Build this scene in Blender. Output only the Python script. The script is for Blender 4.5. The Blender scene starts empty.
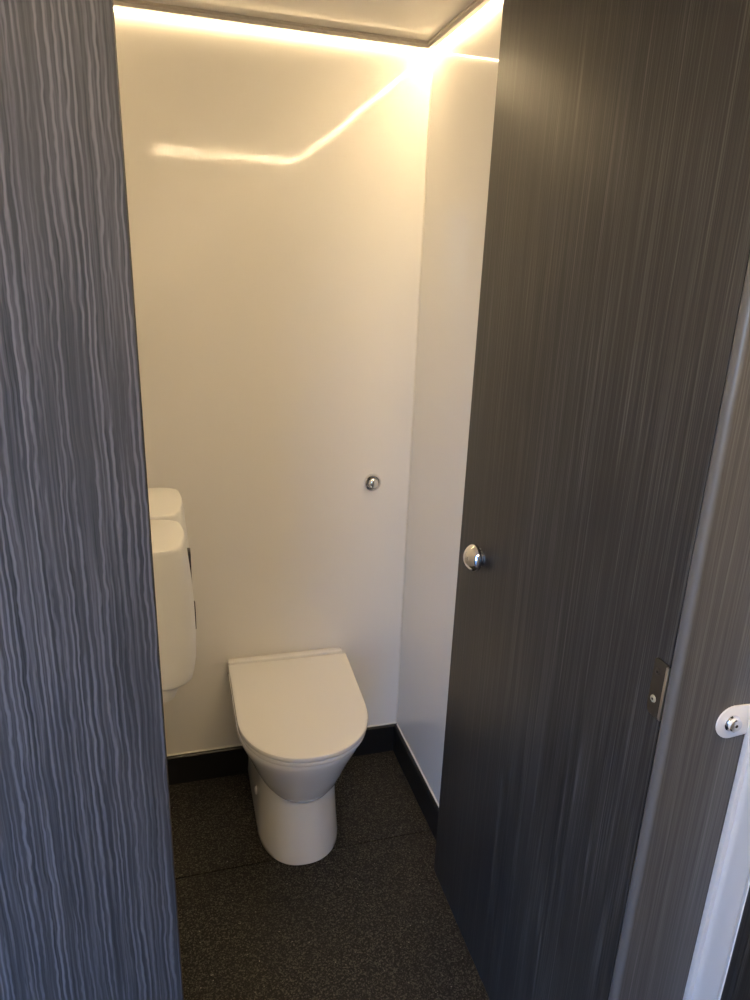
import bpy, bmesh, math, random
from mathutils import Vector, Matrix
random.seed(4)
SC = bpy.context.scene
COL = SC.collection

# ------------------------------------------------------------------ camera
YAW, PITCH, ROLL, CAM_H, F_PX = .2916, .3079, .0394, 1.6, 693.8
cy, sy, cp, sp = math.cos(YAW), math.sin(YAW), math.cos(PITCH), math.sin(PITCH)
fwd = Vector((sy*cp, cy*cp, -sp)); rgt = Vector((cy, -sy, 0)); upv = rgt.cross(fwd)
c_, s_ = math.cos(ROLL), math.sin(ROLL)
rgt, upv = c_*rgt + s_*upv, -s_*rgt + c_*upv
cam = bpy.data.cameras.new('camera'); camo = bpy.data.objects.new('camera', cam); COL.objects.link(camo)
camo.matrix_world = Matrix(((rgt.x, upv.x, -fwd.x, 0), (rgt.y, upv.y, -fwd.y, 0), (rgt.z, upv.z, -fwd.z, CAM_H), (0, 0, 0, 1)))
cam.sensor_fit = 'VERTICAL'; cam.sensor_height = 36; cam.lens = F_PX*36/1000; cam.clip_start = .01
SC.camera = camo

# ------------------------------------------------------------------ sky and exposure
W = bpy.data.worlds.new('sky'); SC.world = W; W.use_nodes = True
nt = W.node_tree
sky = nt.nodes.new('ShaderNodeTexSky'); sky.sky_type = 'NISHITA'; sky.sun_disc = False; sky.ozone_density = 6.0; sky.dust_density = .3
sky.sun_elevation = math.radians(40); sky.sun_rotation = math.radians(20)
wbal = nt.nodes.new('ShaderNodeMix'); wbal.data_type = 'RGBA'; wbal.blend_type = 'MULTIPLY'   # camera white balance set for the warm lamps
wbal.inputs[0].default_value = 1; wbal.inputs[7].default_value = (.76, .90, 1.18, 1)
nt.links.new(sky.outputs['Color'], wbal.inputs[6])
nt.links.new(wbal.outputs[2], nt.nodes['Background'].inputs['Color'])
nt.nodes['Background'].inputs['Strength'].default_value = 1.2
SC.view_settings.view_transform = 'Standard'; SC.view_settings.look = 'None'
SC.view_settings.gamma = 1; SC.view_settings.use_curve_mapping = False
SC.view_settings.exposure = 0.64
LED_POWER = 225.0
LED_COLOR = (1.0, .74, .42)

# ------------------------------------------------------------------ dimensions (metres)
XR = .708      # inner face of right wall
XL = -.11      # inner face of cubicle left wall
XV = -1.35     # left end of the entrance lobby
YB = 1.986     # back wall
YF = -.03      # entrance wall, inner face
ZC = 2.193     # ceiling
YP = .600      # front face of the cubicle front panels

# ------------------------------------------------------------------ materials
def mat(name):
    m = bpy.data.materials.new(name); m.use_nodes = True
    return m, m.node_tree, m.node_tree.nodes['Principled BSDF']
def plain(name, col, rough=.5, metal=0, coat=0, spec=.5):
    m, t, b = mat(name)
    b.inputs['Base Color'].default_value = (*col, 1); b.inputs['Roughness'].default_value = rough
    b.inputs['Metallic'].default_value = metal; b.inputs['Coat Weight'].default_value = coat
    b.inputs['Coat Roughness'].default_value = .03; b.inputs['Specular IOR Level'].default_value = spec
    return m
def N(t, kind, **kw):
    n = t.nodes.new(kind)
    for k, v in kw.items(): setattr(n, k, v)
    return n
def coords(t, scale):
    tc = N(t, 'ShaderNodeTexCoord'); mp = N(t, 'ShaderNodeMapping')
    mp.inputs['Scale'].default_value = scale
    t.links.new(tc.outputs['Object'], mp.inputs['Vector'])
    return mp.outputs['Vector']
def noise(t, vec, scale=1, detail=2, rough=.5, dist=0):
    n = N(t, 'ShaderNodeTexNoise'); n.inputs['Scale'].default_value = scale
    n.inputs['Detail'].default_value = detail; n.inputs['Roughness'].default_value = rough
    n.inputs['Distortion'].default_value = dist
    t.links.new(vec, n.inputs['Vector']); return n.outputs['Fac']
def ramp(t, fac, stops):
    r = N(t, 'ShaderNodeValToRGB'); e = r.color_ramp.elements
    while len(e) < len(stops): e.new(.5)
    for i, (p, c) in enumerate(stops):
        e[i].position = p; e[i].color = (*c, 1) if isinstance(c, tuple) else (c, c, c, 1)
    t.links.new(fac, r.inputs['Fac']); return r.outputs['Color']
def math_(t, op, a, b=None, c=None):
    m = N(t, 'ShaderNodeMath', operation=op)
    for i, v in enumerate((a, b, c)):
        if v is None: continue
        if isinstance(v, (int, float)): m.inputs[i].default_value = v
        else: t.links.new(v, m.inputs[i])
    return m.outputs[0]
def mixc(t, fac, a, b, mode='MIX'):
    m = N(t, 'ShaderNodeMix', data_type='RGBA', blend_type=mode)
    for s, v in ((0, fac), (6, a), (7, b)):
        if isinstance(v, (int, float)): m.inputs[s].default_value = v
        elif isinstance(v, tuple): m.inputs[s].default_value = (*v, 1)
        else: t.links.new(v, m.inputs[s])
    return m.outputs[2]
def bump(t, b, h, strength, dist):
    n = N(t, 'ShaderNodeBump'); n.inputs['Strength'].default_value = strength
    n.inputs['Distance'].default_value = dist
    t.links.new(h, n.inputs['Height']); t.links.new(n.outputs['Normal'], b.inputs['Normal'])

def gloss_wall(name, rough, bstr, col=(.88, .86, .82), spec=.5):
    m, t, b = mat(name)
    v = coords(t, (1, 1, 1))
    big = noise(t, v, 3, 2)
    t.links.new(mixc(t, big, tuple(c*.97 for c in col), col), b.inputs['Base Color'])
    b.inputs['Roughness'].default_value = rough
    b.inputs['Specular IOR Level'].default_value = spec
    if bstr: bump(t, b, noise(t, v, 190, 2), bstr, .001)
    return m
M_wall_back = gloss_wall('white_gloss_panel_orange_peel', .05, .055, spec=.3)
M_wall_side = gloss_wall('white_gloss_panel_smooth', .05, 0)
M_ceil = gloss_wall('white_gloss_ceiling', .06, 0)

def laminate(name, fx, fz, wav, dark, mid, light, vein, rough, spec=.5, wavy=False):
    m, t, b = mat(name)
    tc = N(t, 'ShaderNodeTexCoord'); sep = N(t, 'ShaderNodeSeparateXYZ')
    t.links.new(tc.outputs['Object'], sep.inputs[0])
    x = math_(t, 'ADD', sep.outputs[0], sep.outputs[1])
    z = sep.outputs[2]
    def vec(sx, sz, src=x, off=0.):
        cmb = N(t, 'ShaderNodeCombineXYZ')
        t.links.new(math_(t, 'MULTIPLY', src, sx), cmb.inputs[0]); cmb.inputs[1].default_value = off
        t.links.new(math_(t, 'MULTIPLY', z, sz), cmb.inputs[2]); return cmb.outputs[0]
    wob = noise(t, vec(22, 11), 1, 3)
    xw = math_(t, 'ADD', x, math_(t, 'MULTIPLY', math_(t, 'SUBTRACT', wob, .5), wav))
    n1 = noise(t, vec(fx, fz, xw), 1, 3, .6)
    base = ramp(t, n1, [(.30, dark), (.52, mid), (.74, light)])
    n2 = noise(t, vec(fx*.75, fz*.7, xw, 7.3), 1, 1)
    ridge = math_(t, 'ABSOLUTE', math_(t, 'SUBTRACT', n2, .5))
    line = ramp(t, ridge, [(0, 1.), (.055, 0.)])
    if wavy:      # close wavy pores a few millimetres apart, with small kinks
        kink = math_(t, 'MULTIPLY', math_(t, 'SUBTRACT', noise(t, vec(75, 34, x, 5.5), 1, 2), .5), .0050)
        ph = math_(t, 'ADD', math_(t, 'MULTIPLY', math_(t, 'ADD', xw, kink), 2*math.pi*185), math_(t, 'MULTIPLY', noise(t, vec(60, 1.6, x, 9.1), 1, 2), 9))
        line = ramp(t, math_(t, 'MULTIPLY_ADD', math_(t, 'SINE', ph), .5, .5), [(.45, 0.), (1., 1.)])
    brk = ramp(t, noise(t, vec(110, 4, x, 3.1), 1, 2), [(.38, .1), (.58, 1.)])
    col = mixc(t, math_(t, 'MULTIPLY', math_(t, 'MULTIPLY', line, brk), vein), base, tuple(min(1, c*1.9) for c in light))
    wide = noise(t, vec(7, .35, x, 1.7), 1, 2)
    col = mixc(t, ramp(t, wide, [(.35, 0.), (.65, .30)]), col, mid)
    t.links.new(col, b.inputs['Base Color'])
    b.inputs['Roughness'].default_value = rough; b.inputs['Specular IOR Level'].default_value = spec
    bump(t, b, n1, .25, .0006)
    return m
M_lam_wave = laminate('charcoal_wavy_grain_laminate', 330, 3.2, .0075, (.008, .008, .0085), (.022, .0215, .0225), (.048, .047, .050), .62, .6, .12, True)
M_lam_fine = laminate('charcoal_straight_grain_laminate', 330, 1.6, .002, (.0045, .0043, .0045), (.0175, .0165, .016), (.056, .054, .051), .6, .46, .4)
M_lam_daylit = laminate('charcoal_straight_grain_laminate_daylit', 330, 1.6, .002, (.034, .033, .034), (.065, .063, .063), (.115, .112, .111), .45, .42, .5)  # the door laminate again, daylight on the pilaster put into its colour
M_lam_edge = plain('charcoal_laminate_edge', (.085, .085, .088), .32)
M_door_edge = plain('black_door_edge', (.02, .02, .02), .4)

def floor_mat():
    m, t, b = mat('black_speckled_safety_vinyl')
    v = coords(t, (1, 1, 1))
    gr = N(t, 'ShaderNodeTexVoronoi'); gr.inputs['Scale'].default_value = 330; t.links.new(v, gr.inputs['Vector'])
    sp3 = N(t, 'ShaderNodeSeparateColor'); t.links.new(gr.outputs['Color'], sp3.inputs[0])
    a = math_(t, 'ADD', math_(t, 'MULTIPLY', sp3.outputs[0], .55), math_(t, 'MULTIPLY', noise(t, v, 240, 2), .45))
    col = ramp(t, a, [(.30, (.0035, .0032, .0028)), (.55, (.0145, .0136, .0113)), (.76, (.090, .083, .068))])
    vo = N(t, 'ShaderNodeTexVoronoi'); vo.inputs['Scale'].default_value = 110; t.links.new(v, vo.inputs['Vector'])
    spk = ramp(t, vo.outputs['Distance'], [(.10, 1.), (.20, 0.)])
    sel = ramp(t, noise(t, v, 60, 1), [(.58, 0.), (.66, 1.)])
    col = mixc(t, math_(t, 'MULTIPLY', spk, sel), col, (.34, .32, .27))
    worn = ramp(t, noise(t, v, 4, 3), [(.40, 0.), (.75, .35)])
    col = mixc(t, worn, col, (.026, .024, .021))
    t.links.new(col, b.inputs['Base Color'])
    b.inputs['Roughness'].default_value = .62; b.inputs['Specular IOR Level'].default_value = .35
    bump(t, b, a, .5, .0015)
    return m
M_floor = floor_mat()
M_sub = plain('black_underlay', (.006, .006, .006), .8)
M_skirt = plain('black_skirting_vinyl', (.011, .011, .012), .38)
M_seal = plain('white_sealant', (.78, .76, .70), .4)
M_ceramic = plain('white_ceramic', (.86, .86, .85), .10, 0, .3)
M_seat = plain('white_seat_plastic', (.84, .83, .81), .06)
M_gap_shade = plain('grey_gap_shade', (.20, .19, .18), .6)  # shadow between seat and lid, put in as a grey filler slab
M_plastic = plain('white_dispenser_plastic', (.82, .82, .80), .28)
M_plastic_in = plain('grey_dispenser_window', (.03, .03, .045), .15)
M_chrome = plain('chrome', (.86, .86, .87), .05, 1)
M_steel = plain('brushed_steel', (.55, .54, .53), .32, 1)
M_dark_steel = plain('dark_steel_plate', (.13, .125, .12), .38, 1)
M_zinc = plain('zinc_screw', (.62, .64, .56), .35, .8)
M_hole = plain('screw_recess', (.012, .012, .012), .6)
M_alu = plain('pale_anodised_aluminium', (.70, .72, .74), .30, .35)
M_alu_w = plain('white_coated_bracket', (.72, .73, .75), .32, .2)
M_channel = plain('satin_aluminium_channel', (.50, .47, .43), .35, .6)
M_ground = plain('grey_tarmac', (.10, .10, .10), .9)
M_lam_plain = plain('lobby_white_panel', (.62, .62, .62), .3)
def emit(name, col, s):
    m, t, b = mat(name)
    b.inputs['Base Color'].default_value = (.8, .78, .7, 1)
    b.inputs['Emission Color'].default_value = (*col, 1); b.inputs['Emission Strength'].default_value = s
    return m
M_led = emit('warm_led_diffuser', LED_COLOR, LED_POWER*.75)
M_led_back = emit('warm_led_diffuser_dimmed', LED_COLOR, LED_POWER*.26)  # back strip, output cut so the top of the wall is less hot
M_led_boost = emit('warm_led_diffuser_boosted', LED_COLOR, LED_POWER*2.7)  # entrance strip, extra output added to even out the wall lighting

# ------------------------------------------------------------------ mesh helpers
def link(name, bm, m, parent=None, loc=None, smooth=False, auto=False):
    me = bpy.data.meshes.new(name); bmesh.ops.recalc_face_normals(bm, faces=bm.faces)
    bm.to_mesh(me); bm.free(); me.materials.append(m)
    if smooth:
        for p in me.polygons: p.use_smooth = True
    if auto: me.set_sharp_from_angle(angle=math.radians(38))
    o = bpy.data.objects.new(name, me); COL.objects.link(o)
    if parent: o.parent = parent
    if loc: o.location = loc
    return o
def add_box(bm, x0, x1, y0, y1, z0, z1, bev=0, seg=2):
    b2 = bmesh.new(); bmesh.ops.create_cube(b2, size=1)
    for v in b2.verts:
        v.co = Vector((x0 + (v.co.x+.5)*(x1-x0), y0 + (v.co.y+.5)*(y1-y0), z0 + (v.co.z+.5)*(z1-z0)))
    if bev: bmesh.ops.bevel(b2, geom=b2.edges[:], offset=bev, segments=seg, affect='EDGES', profile=.5)
    me = bpy.data.meshes.new('tmp'); b2.to_mesh(me); b2.free(); bm.from_mesh(me); bpy.data.meshes.remove(me)
def box(name, x0, x1, y0, y1, z0, z1, m, parent=None, bev=0, seg=2):
    bm = bmesh.new(); add_box(bm, x0, x1, y0, y1, z0, z1, bev, seg)
    return link(name, bm, m, parent, smooth=bev > 0, auto=bev > 0)
def lathe(name, prof, axis, m, parent=None, loc=(0, 0, 0), n=40, squash=1):
    """prof: list of (radius, height along axis)"""
    bm = bmesh.new(); ax = Vector(axis).normalized()
    u = ax.orthogonal().normalized(); v = ax.cross(u); rings = []
    for r, h in prof:
        if r < 1e-6: rings.append([bm.verts.new(Vector(loc)+ax*h)])
        else: rings.append([bm.verts.new(Vector(loc)+ax*h+(u*math.cos(a)+v*math.sin(a))*r) for a in [2*math.pi*i/n for i in range(n)]])
    for a, b in zip(rings, rings[1:]):
        for i in range(n):
            j = (i+1) % n
            if len(a) == 1: bm.faces.new((a[0], b[j], b[i]))
            elif len(b) == 1: bm.faces.new((a[i], a[j], b[0]))
            else: bm.faces.new((a[i], a[j], b[j], b[i]))
    return link(name, bm, m, parent, smooth=True, auto=True)
def loft(name, rings, m, parent=None, caps=True, auto=True):
    bm = bmesh.new(); vr = [[bm.verts.new(p) for p in r] for r in rings]; n = len(rings[0])
    for a, b in zip(vr, vr[1:]):
        for i in range(n):
            j = (i+1) % n; bm.faces.new((a[i], a[j], b[j], b[i]))
    if caps: bm.faces.new(vr[0][::-1]); bm.faces.new(vr[-1])
    return link(name, bm, m, parent, smooth=True, auto=auto)
def prism_axis(name, pts, a0, a1, axis, m, parent=None, bev=0):
    """polygon pts (2-D) extruded along axis 'x','y','z'"""
    def P(p, a): return {'x': (a, p[0], p[1]), 'y': (p[0], a, p[1]), 'z': (p[0], p[1], a)}[axis]
    bm = bmesh.new()
    A = [bm.verts.new(P(p, a0)) for p in pts]; B = [bm.verts.new(P(p, a1)) for p in pts]; n = len(pts)
    fa = bm.faces.new(A); fb = bm.faces.new(B[::-1])
    for i in range(n): bm.faces.new((A[i], A[(i+1) % n], B[(i+1) % n], B[i]))
    if bev:
        es = list(fa.edges) + list(fb.edges)
        bmesh.ops.bevel(bm, geom=es, offset=bev, segments=2, affect='EDGES', profile=.5)
    return link(name, bm, m, parent, smooth=True, auto=True)
def empty(name, loc=(0, 0, 0), rz=0):
    o = bpy.data.objects.new(name, None); COL.objects.link(o); o.location = loc; o.rotation_euler = (0, 0, rz)
    o.empty_display_size = .05; return o
def tag(o, label, cat=None, kind=None, group=None):
    o['label'] = label
    if cat: o['category'] = cat
    if kind: o['kind'] = kind
    if group: o['group'] = group
    return o

# ------------------------------------------------------------------ room shell
T = .03
wb = box('wall_back', XL-T, XR+T, YB, YB+T, 0, ZC, M_wall_back)
tag(wb, 'glossy off-white back wall panel behind the toilet', 'wall', 'structure')
wr = box('wall_right', XR, XR+T, YF, YB, 0, ZC, M_wall_side)
tag(wr, 'glossy off-white side wall panel on the right, behind the open door', 'wall', 'structure')
wl = box('wall_left', XL-T, XL, YP+.018, YB, 0, ZC, M_wall_side)
tag(wl, 'off-white cubicle side wall on the left carrying the dispensers', 'wall', 'structure')
ce = box('ceiling', XV-T, XR+T, YF-T, YB+T, ZC, ZC+T, M_ceil)
tag(ce, 'glossy cream ceiling panel above the light strips', 'ceiling', 'structure')
fl = box('floor', XV-T, XR+T, YF-.05, YB+T, -.05, -.004, M_sub)
tag(fl, 'black speckled safety vinyl floor', 'floor', 'structure')
SEAM = 1.588
box('floor_panel', XL, XR, SEAM+.0022, YB, -.004, 0, M_floor, fl)
box('floor_panel', XV, XR, YF-.05, SEAM-.0022, -.004, 0, M_floor, fl)
# joint bead in the back right corner
lathe('corner_bead', [(.0028, .10), (.0028, ZC-.02)], (0, 0, 1), M_seal, wb, (XR-.0008, YB-.0008, 0), 10)
# entrance wall behind the camera with a doorway to the open air
bm = bmesh.new()
DX0, DX1, DZ = -1.25, -.16, 2.0
add_box(bm, XV-T, DX0, YF-T, YF, 0, ZC); add_box(bm, DX1, XR+T, YF-T, YF, 0, ZC); add_box(bm, DX0, DX1, YF-T, YF, DZ, ZC)
tag(link('wall_entrance', bm, M_wall_side), 'white entrance wall around the outer doorway', 'wall', 'structure')
tag(box('wall_lobby', XV-T, XV, YF, YP+.4, 0, ZC, M_wall_side), 'white end wall of the entrance lobby', 'wall', 'structure')
tag(box('wall_lobby_rear', XV, XL-T, YP+.4, YP+.4+T, 0, ZC, M_wall_side), 'white wall behind the left front panel', 'wall', 'structure')
g = box('ground', -14, 14, -28, YF-.20, -.45, -.40, M_ground); tag(g, 'grey tarmac yard outside the doorway', 'ground', 'structure')

# skirting: bevelled black vinyl with a sealant bead
def skirting(name, p0, p1, inward, label):
    hgt, th = .106, .012
    prof = [(0, 0), (th, 0), (th, hgt-.005), (th*.7, hgt-.001), (th*.35, hgt), (0, hgt)]
    bm = bmesh.new(); d = Vector(inward)
    A = [bm.verts.new(Vector(p0)+d*a+Vector((0, 0, b))) for a, b in prof]
    B = [bm.verts.new(Vector(p1)+d*a+Vector((0, 0, b))) for a, b in prof]; n = len(prof)
    bm.faces.new(A); bm.faces.new(B[::-1])
    for i in range(n): bm.faces.new((A[i], A[(i+1) % n], B[(i+1) % n], B[i]))
    o = tag(link(name, bm, M_skirt), label, 'skirting', 'structure')
    dirv = Vector(p1)-Vector(p0)
    lathe('sealant_bead', [(.0030, 0), (.0030, dirv.length)], dirv, M_seal, o, Vector(p0)+d*.0012+Vector((0, 0, hgt+.001)), 10)
    return o
skirting('baseboard_back', (XL, YB, 0), (XR, YB, 0), (0, -1, 0), 'black skirting along the back wall behind the toilet')
skirting('baseboard_right', (XR, YB-.012, 0), (XR, YP+.02, 0), (-1, 0, 0), 'black skirting along the right wall beside the open door')
skirting('baseboard_left', (XL, YB-.012, 0), (XL, YP+.02, 0), (1, 0, 0), 'black skirting along the left wall under the dispensers')

# ------------------------------------------------------------------ cubicle front panels and door
pl = box('wall_front_left', XV+.0225, 0, 0, .018, -.82, ZC-.001-.82, M_lam_wave, None, .0015)
pl.location = (-.0208, YP, .82); pl.rotation_euler = (0, -.0058, 0)      # stands very slightly out of plumb
tag(pl, 'tall charcoal wood-grain front panel left of the cubicle opening', 'panel', 'structure')
PX = .5735
pr = box('wall_front_right', PX+.004, XR, YP, YP+.018, 0, 2.02, M_lam_daylit)
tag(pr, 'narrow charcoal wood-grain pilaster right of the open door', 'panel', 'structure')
# rounded edge strip of the pilaster
pts = [(PX+.0045, YP), (PX+.0045, YP+.018)] + [(PX+.004-.0065*math.sin(a), YP+.009+.009*math.cos(a)) for a in [math.pi*i/10 for i in range(11)]][0:]
prism_axis('edge_strip', pts, 0, 2.02, 'z', M_lam_edge, pr)

# door: hinged at the pilaster, opened inwards against the right wall
HX, HY = .581, YP+.026
ang = math.atan2(.5905-.581, 1.308-HY)           # small lean towards the wall
DW, DB, DT = (1.308-HY)/math.cos(ang), .15, 2.075
def door_obj(name, x0, x1, y0, y1, z0, z1, m, parent=None, bev=.001):
    return box(name, x0, x1, y0, y1, z0, z1, m, parent, bev)
door = box('door_1', 0, .018, 0, DW, DB, DT, M_lam_fine, None, .0012)
door.location = (HX, HY, 0); door.rotation_euler = (0, 0, -ang)
tag(door, 'charcoal wood-grain cubicle door swung open against the right wall', 'door', 'structure')
# round chrome knob (door local: -x faces the room)
KY, KZ = 1.197-HY, 1.068
kb = lathe('knob', [(0, .036), (.005, .0356), (.010, .0343), (.016, .0315), (.022, .0268), (.0265, .0215), (.0285, .0165), (.0290, .0130), (.0270, .0095), (.0210, .0065), (.0160, .0045), (.0150, 0)], (-1, 0, 0), M_chrome, door, (0, KY, KZ), 48)
kb['label'] = 'round polished chrome knob'
lathe('rose', [(0, .004), (.017, .004), (.019, .0025), (.019, 0)], (-1, 0, 0), M_chrome, kb, (0, KY, KZ))
# hinge leaf with two screws
def rr(w, h, r, left=True, n=6):
    p = []
    for cx, cz, a0, on in ((w-r, h-r, 0, 1), (r, h-r, 90, 1), (r, r, 180, 1), (w-r, r, 270, 1)):
        for i in range(n+1):
            a = math.radians(a0+90*i/n); p.append((cx+r*math.cos(a), cz+r*math.sin(a)))
    return p
hp = prism_axis('hinge_plate', [(0, 1.074), (0, 1.154)] + [(.020+.006*math.sin(math.radians(9*i)), 1.148+.006*math.cos(math.radians(9*i))) for i in range(11)] + [(.020+.006*math.cos(math.radians(9*i)), 1.080-.006*math.sin(math.radians(9*i))) for i in range(11)], -.0022, 0, 'x', M_dark_steel, door, .0004)
hp['label'] = 'dark steel hinge plate with two screws'
box('knuckle', -.0042, -.0002, -.0035, .0022, 1.076, 1.152, M_steel, hp, .0012)
for sz, mm in ((1.1365, M_dark_steel), (1.097, M_zinc)):
    s = lathe('screw', [(0, .0016), (.0022, .0016), (.0048, .0010), (.0052, 0)], (-1, 0, 0), mm, hp, (-.0022, .0165, sz), 20)
    s.location = (0, 0, 0)
    lathe('screw_recess', [(0, .0018), (.0018, .0018), (.0020, .0014)], (-1, 0, 0), M_hole, hp, (-.0022, .0165, sz), 6)

# aluminium frame upright on the right wall in front of the pilaster, and the dark lobby panel beyond it
tr = box('trim_1', XR-.006, XR, .553, YP-.0005, 0, 2.02, M_alu, None, .0015)
tag(tr, 'pale aluminium frame upright between the pilaster and the dark lobby panel', 'frame', 'structure')
box('frame_lip', XR-.0140, XR-.0058, .592, YP-.0005, 0, 2.02, M_alu, tr, .0008)
d2 = box('door_2', XR-.010, XR, .06, .5445, 0.012, 2.02, M_lam_fine, None, .0012)
tag(d2, 'dark wood-grain lobby panel at the lower right edge', 'door', 'structure')
box('edge_bead', XR-.0125, XR-.0098, .527, .533, .012, 2.02, M_door_edge, d2, .0008)
# angle bracket bolting the frame to the pilaster
br = empty('angle_bracket', (.668, YP, 1.078))
tag(br, 'small white metal angle bracket with one bolt joining pilaster and aluminium frame', 'bracket')
r = .0235
tab = [(r*math.cos(a)-.001, r*math.sin(a)) for a in [math.radians(90+180*i/16) for i in range(17)]] + [(.0320, -r+.003), (.0320, r-.001)]
prism_axis('tab', tab, -.0030, -.0002, 'y', M_alu_w, br, .0006)
prism_axis('flange', [(-.0300, -r+.003), (-.0002, -r+.003), (-.0002, r-.001), (-.0300, r-.001)], .0290, .0318, 'x', M_alu_w, br, .0006)
bt = lathe('bolt', [(0, .0085), (.0080, .0085), (.0092, .0074), (.0092, .0020), (.0118, .0016), (.0118, 0)], (0, -1, 0), M_chrome, br, (-.002, -.0030, 0), 28)
lathe('socket', [(0, .0088), (.0022, .0088), (.0024, .0084)], (0, -1, 0), M_hole, bt, (-.002, -.0030, 0), 6)

# ------------------------------------------------------------------ LED light strips (aluminium channel + diffuser)
def light_strip(p0, p1, inward, label, led):
    o = empty('light_strip', p0)
    tag(o, label, 'light', None, 'warm light strips along the ceiling edge')
    L = Vector(p1)-Vector(p0); d = Vector(inward); e = L.normalized()
    def seg(name, prof, m, a=0, b=0):
        bm = bmesh.new()
        A = [bm.verts.new(e*a+d*x+Vector((0, 0, z))) for x, z in prof]
        B = [bm.verts.new(L-e*b+d*x+Vector((0, 0, z))) for x, z in prof]; n = len(prof)
        bm.faces.new(A); bm.faces.new(B[::-1])
        for i in range(n): bm.faces.new((A[i], A[(i+1) % n], B[(i+1) % n], B[i]))
        return link(name, bm, m, o)
    seg('channel', [(.0005, -.0002), (.0250, -.0002), (.0250, -.0055), (.0225, -.0065), (.0225, -.0155), (.0060, -.0155), (.0060, -.0120), (.0003, -.0120)], M_channel)
    seg('diffuser', [(.0004, -.0122), (.0058, -.0122), (.0058, -.0154), (.0053, -.0160), (.0004, -.0160)], led)
    return o
light_strip((XL, YB, ZC), (XR, YB, ZC), (0, -1, 0), 'warm light strip in a metal channel along the top of the back wall', M_led_back)
light_strip((XR, YB-.027, ZC), (XR, YF+.027, ZC), (-1, 0, 0), 'warm light strip in a metal channel along the top of the right wall', M_led)
light_strip((XR, YF, ZC), (XV, YF, ZC), (0, 1, 0), 'warm light strip over the entrance, seen as a streak reflected in the back wall', M_led_boost)

# ------------------------------------------------------------------ toilet
def dring(w, yb, yf, z, n=72, ex=2.5, nose=.62, cx=0, taper=1.0):
    """D-shaped ring: flat back at yb, round front at yf (yf < yb)"""
    pts = []; L = yb-yf; ym = yf + L*nose
    q = n//2
    for i in range(q+1):                                  # front arc from +x side round to -x side
        a = math.pi*i/q
        c, s = math.cos(a), math.sin(a)
        x = math.copysign(abs(c)**(2/ex), c)*w/2
        y = ym - (abs(s)**(2/ex))*(ym-yf)
        pts.append((x, y))
    k = (n-q-1)//3
    out = list(pts)
    for i in range(1, k+1): out.append((-w/2*(1+(taper-1)*i/k), ym+(yb-ym)*i/k))
    for i in range(1, k+1): out.append((-w/2*taper+w*taper*i/k, yb))
    m = n-len(out)
    for i in range(1, m+1): out.append((w/2*(taper+(1-taper)*i/(m+1)), yb-(yb-ym)*i/(m+1)))
    return [(x+cx, y, z) for x, y in out]
toilet = empty('toilet', (.312, YB, 0))
tag(toilet, 'white ceramic back-to-wall toilet with closed lid', 'toilet')
# local: y=0 at wall, negative towards the room
ped = []
for z, w, yf, ex in ((0, .232, -.433, 2.3), (.005, .237, -.437, 2.3), (.02, .236, -.436, 2.3), (.08, .227, -.428, 2.3), (.16, .219, -.419, 2.3), (.22, .216, -.416, 2.3), (.30, .216, -.413, 2.3)):
    ped.append(dring(w+.005, -.014, yf-.003, z, ex=ex, nose=.42, cx=-.008))
loft('pedestal', ped, M_ceramic, toilet)
bowl = []
for z, w, yf, nose in ((.195, .12, -.350, .45), (.197, .172, -.398, .45), (.204, .202, -.422, .45), (.216, .220, -.436, .45), (.24, .248, -.452, .45), (.28, .280, -.468, .45), (.32, .308, -.484, .45), (.355, .338, -.501, .45), (.378, .354, -.510, .45), (.390, .358, -.513, .45), (.396, .356, -.512, .45)):
    bowl.append(dring(w, -.012, yf, z, ex=2.2, nose=nose, cx=-.006))
loft('bowl', bowl, M_ceramic, toilet)
def slab(name, w, yb, yf, z0, z1, m, e, parent, ex=2.2, nose=.44, taper=1.03, crown=0):
    rings = []
    for ins, z in ((e, z0), (e*.3, z0+e*.3), (0, z0+e), (0, z1-e), (e*.3, z1-e*.3), (e, z1), (e*2.2, z1+.0004)):
        rings.append(dring(w-2*ins, yb-ins, yf+ins, z, ex=ex, nose=nose, taper=taper))
    return loft(name, rings, m, parent)
slab('seat', .362, -.030, -.520, .3985, .4130, M_seat, .004, toilet)
slab('seat_gap', .354, -.035, -.514, .4120, .4165, M_gap_shade, .0005, toilet)
lid = slab('lid', .368, -.030, -.524, .4155, .4310, M_seat, .0045, toilet)
for nm in ('seat', 'seat_gap', 'lid'):
    o = bpy.data.objects[nm]; o.rotation_euler = (0, 0, math.radians(-1.2)); o.location.x = .006
box('hinge_cover', -.184, .184, -.031, -.006, .386, .4395, M_seat, toilet, .0055, 4)
lathe('bolt_cap', [(0, .018), (.008, .0175), (.012, .015), (.0135, .010), (.0135, 0)], (-1, 0, 0), M_ceramic, toilet, (-.112, -.225, .105), 24)

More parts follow.
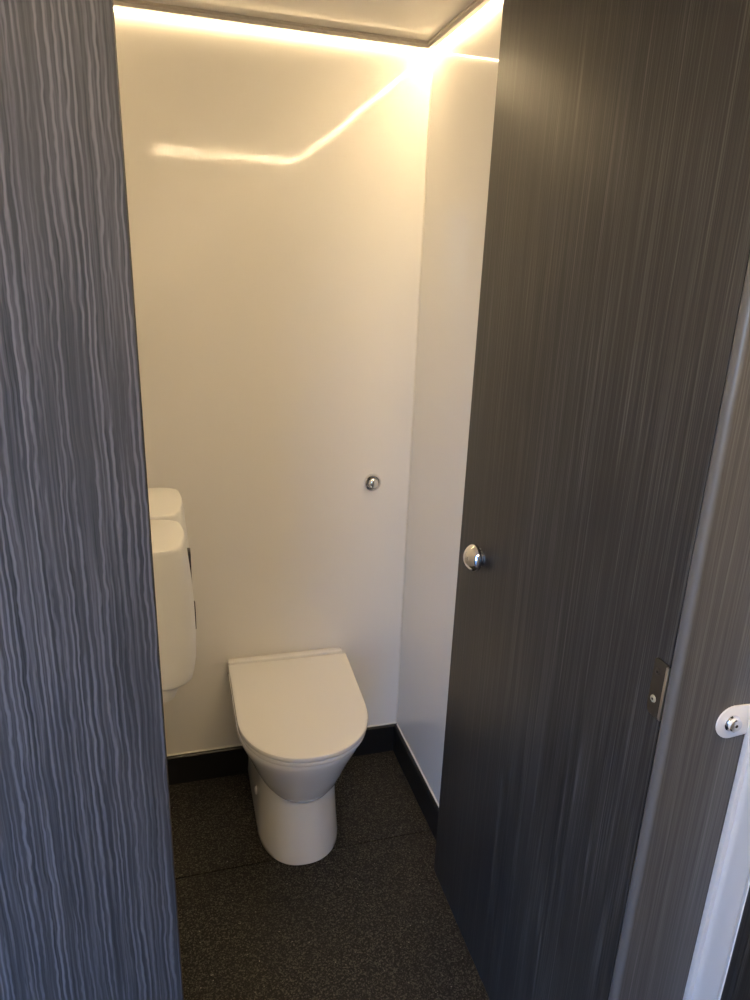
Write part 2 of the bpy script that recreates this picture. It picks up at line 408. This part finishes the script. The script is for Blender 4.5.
# ------------------------------------------------------------------ chrome flush button on the back wall
fb = empty('flush_button', (.584, YB, 1.0))
tag(fb, 'round chrome flush button on the back wall above the toilet', 'button')
lathe('escutcheon', [(.0265, 0), (.0280, .003), (.0275, .008), (.0245, .0125), (.0215, .0130), (.0195, .0110), (.0185, .0040)], (0, -1, 0), M_chrome, fb, (0, 0, 0), 44)
lathe('push_cap', [(.0165, .002), (.0165, .0150), (.0155, .0190), (.0125, .0220), (.007, .0240), (0, .0246)], (0, -1, 0), M_chrome, fb, (0, 0, 0), 44)

# ------------------------------------------------------------------ dispensers on the left wall
def dispenser(y0, y1, label, windows=()):
    """wall box with a rounded front that bulges lower down; local x out of the wall, y along it"""
    w = y1-y0
    root = empty('wall_dispenser', (XL, (y0+y1)/2, 0))
    tag(root, label, 'dispenser', None, 'white dispensers on the left wall')
    def ring(dep, hw, z, r=.05, n=8):
        p = [(.0, -hw)]
        for i in range(n+1):
            a = math.radians(-90+90*i/n); p.append((dep-r+r*math.cos(a), -hw+r*.75+r*.75*math.sin(a)))
        for i in range(1, 6): p.append((dep+.006*math.sin(math.pi*i/6), -hw+r*.75+(2*hw-1.5*r)*i/6))
        for i in range(n+1):
            a = math.radians(90*i/n); p.append((dep-r+r*math.cos(a), hw-r*.75+r*.75*math.sin(a)))
        p.append((0, hw))
        return [(x, y, z) for x, y in p]
    prof = [(.800, .110, .475), (.802, .117, .488), (.808, .123, .496), (.830, .1270, .5), (.88, .1285, .5), (.94, .1275, .5), (1.0, .1245, .5), (1.05, .120, .5), (1.090, .1165, .5), (1.0965, .1155, .498), (1.0993, .1135, .492), (1.100, .111, .485)]
    loft('casing', [ring(d, w*h, z) for z, d, h in prof], M_plastic, root)
    prof2 = [(.764, .078, .42), (.768, .086, .45), (.801, .099, .465)]
    loft('nozzle_cover', [ring(d, w*h, z, .035) for z, d, h in prof2], M_plastic, root)
    for za, zb, xo in windows:
        box('sight_window', .120, xo, w*.10, w*.28, za, zb, M_plastic_in, root, .002)
    return root
dispenser(1.262, 1.452, 'white plastic dispenser on the left wall, nearer of the two', ((.972, 1.048, .1315), (.872, .925, .1365)))
dispenser(1.470, 1.690, 'white plastic dispenser on the left wall, half hidden behind the nearer one')
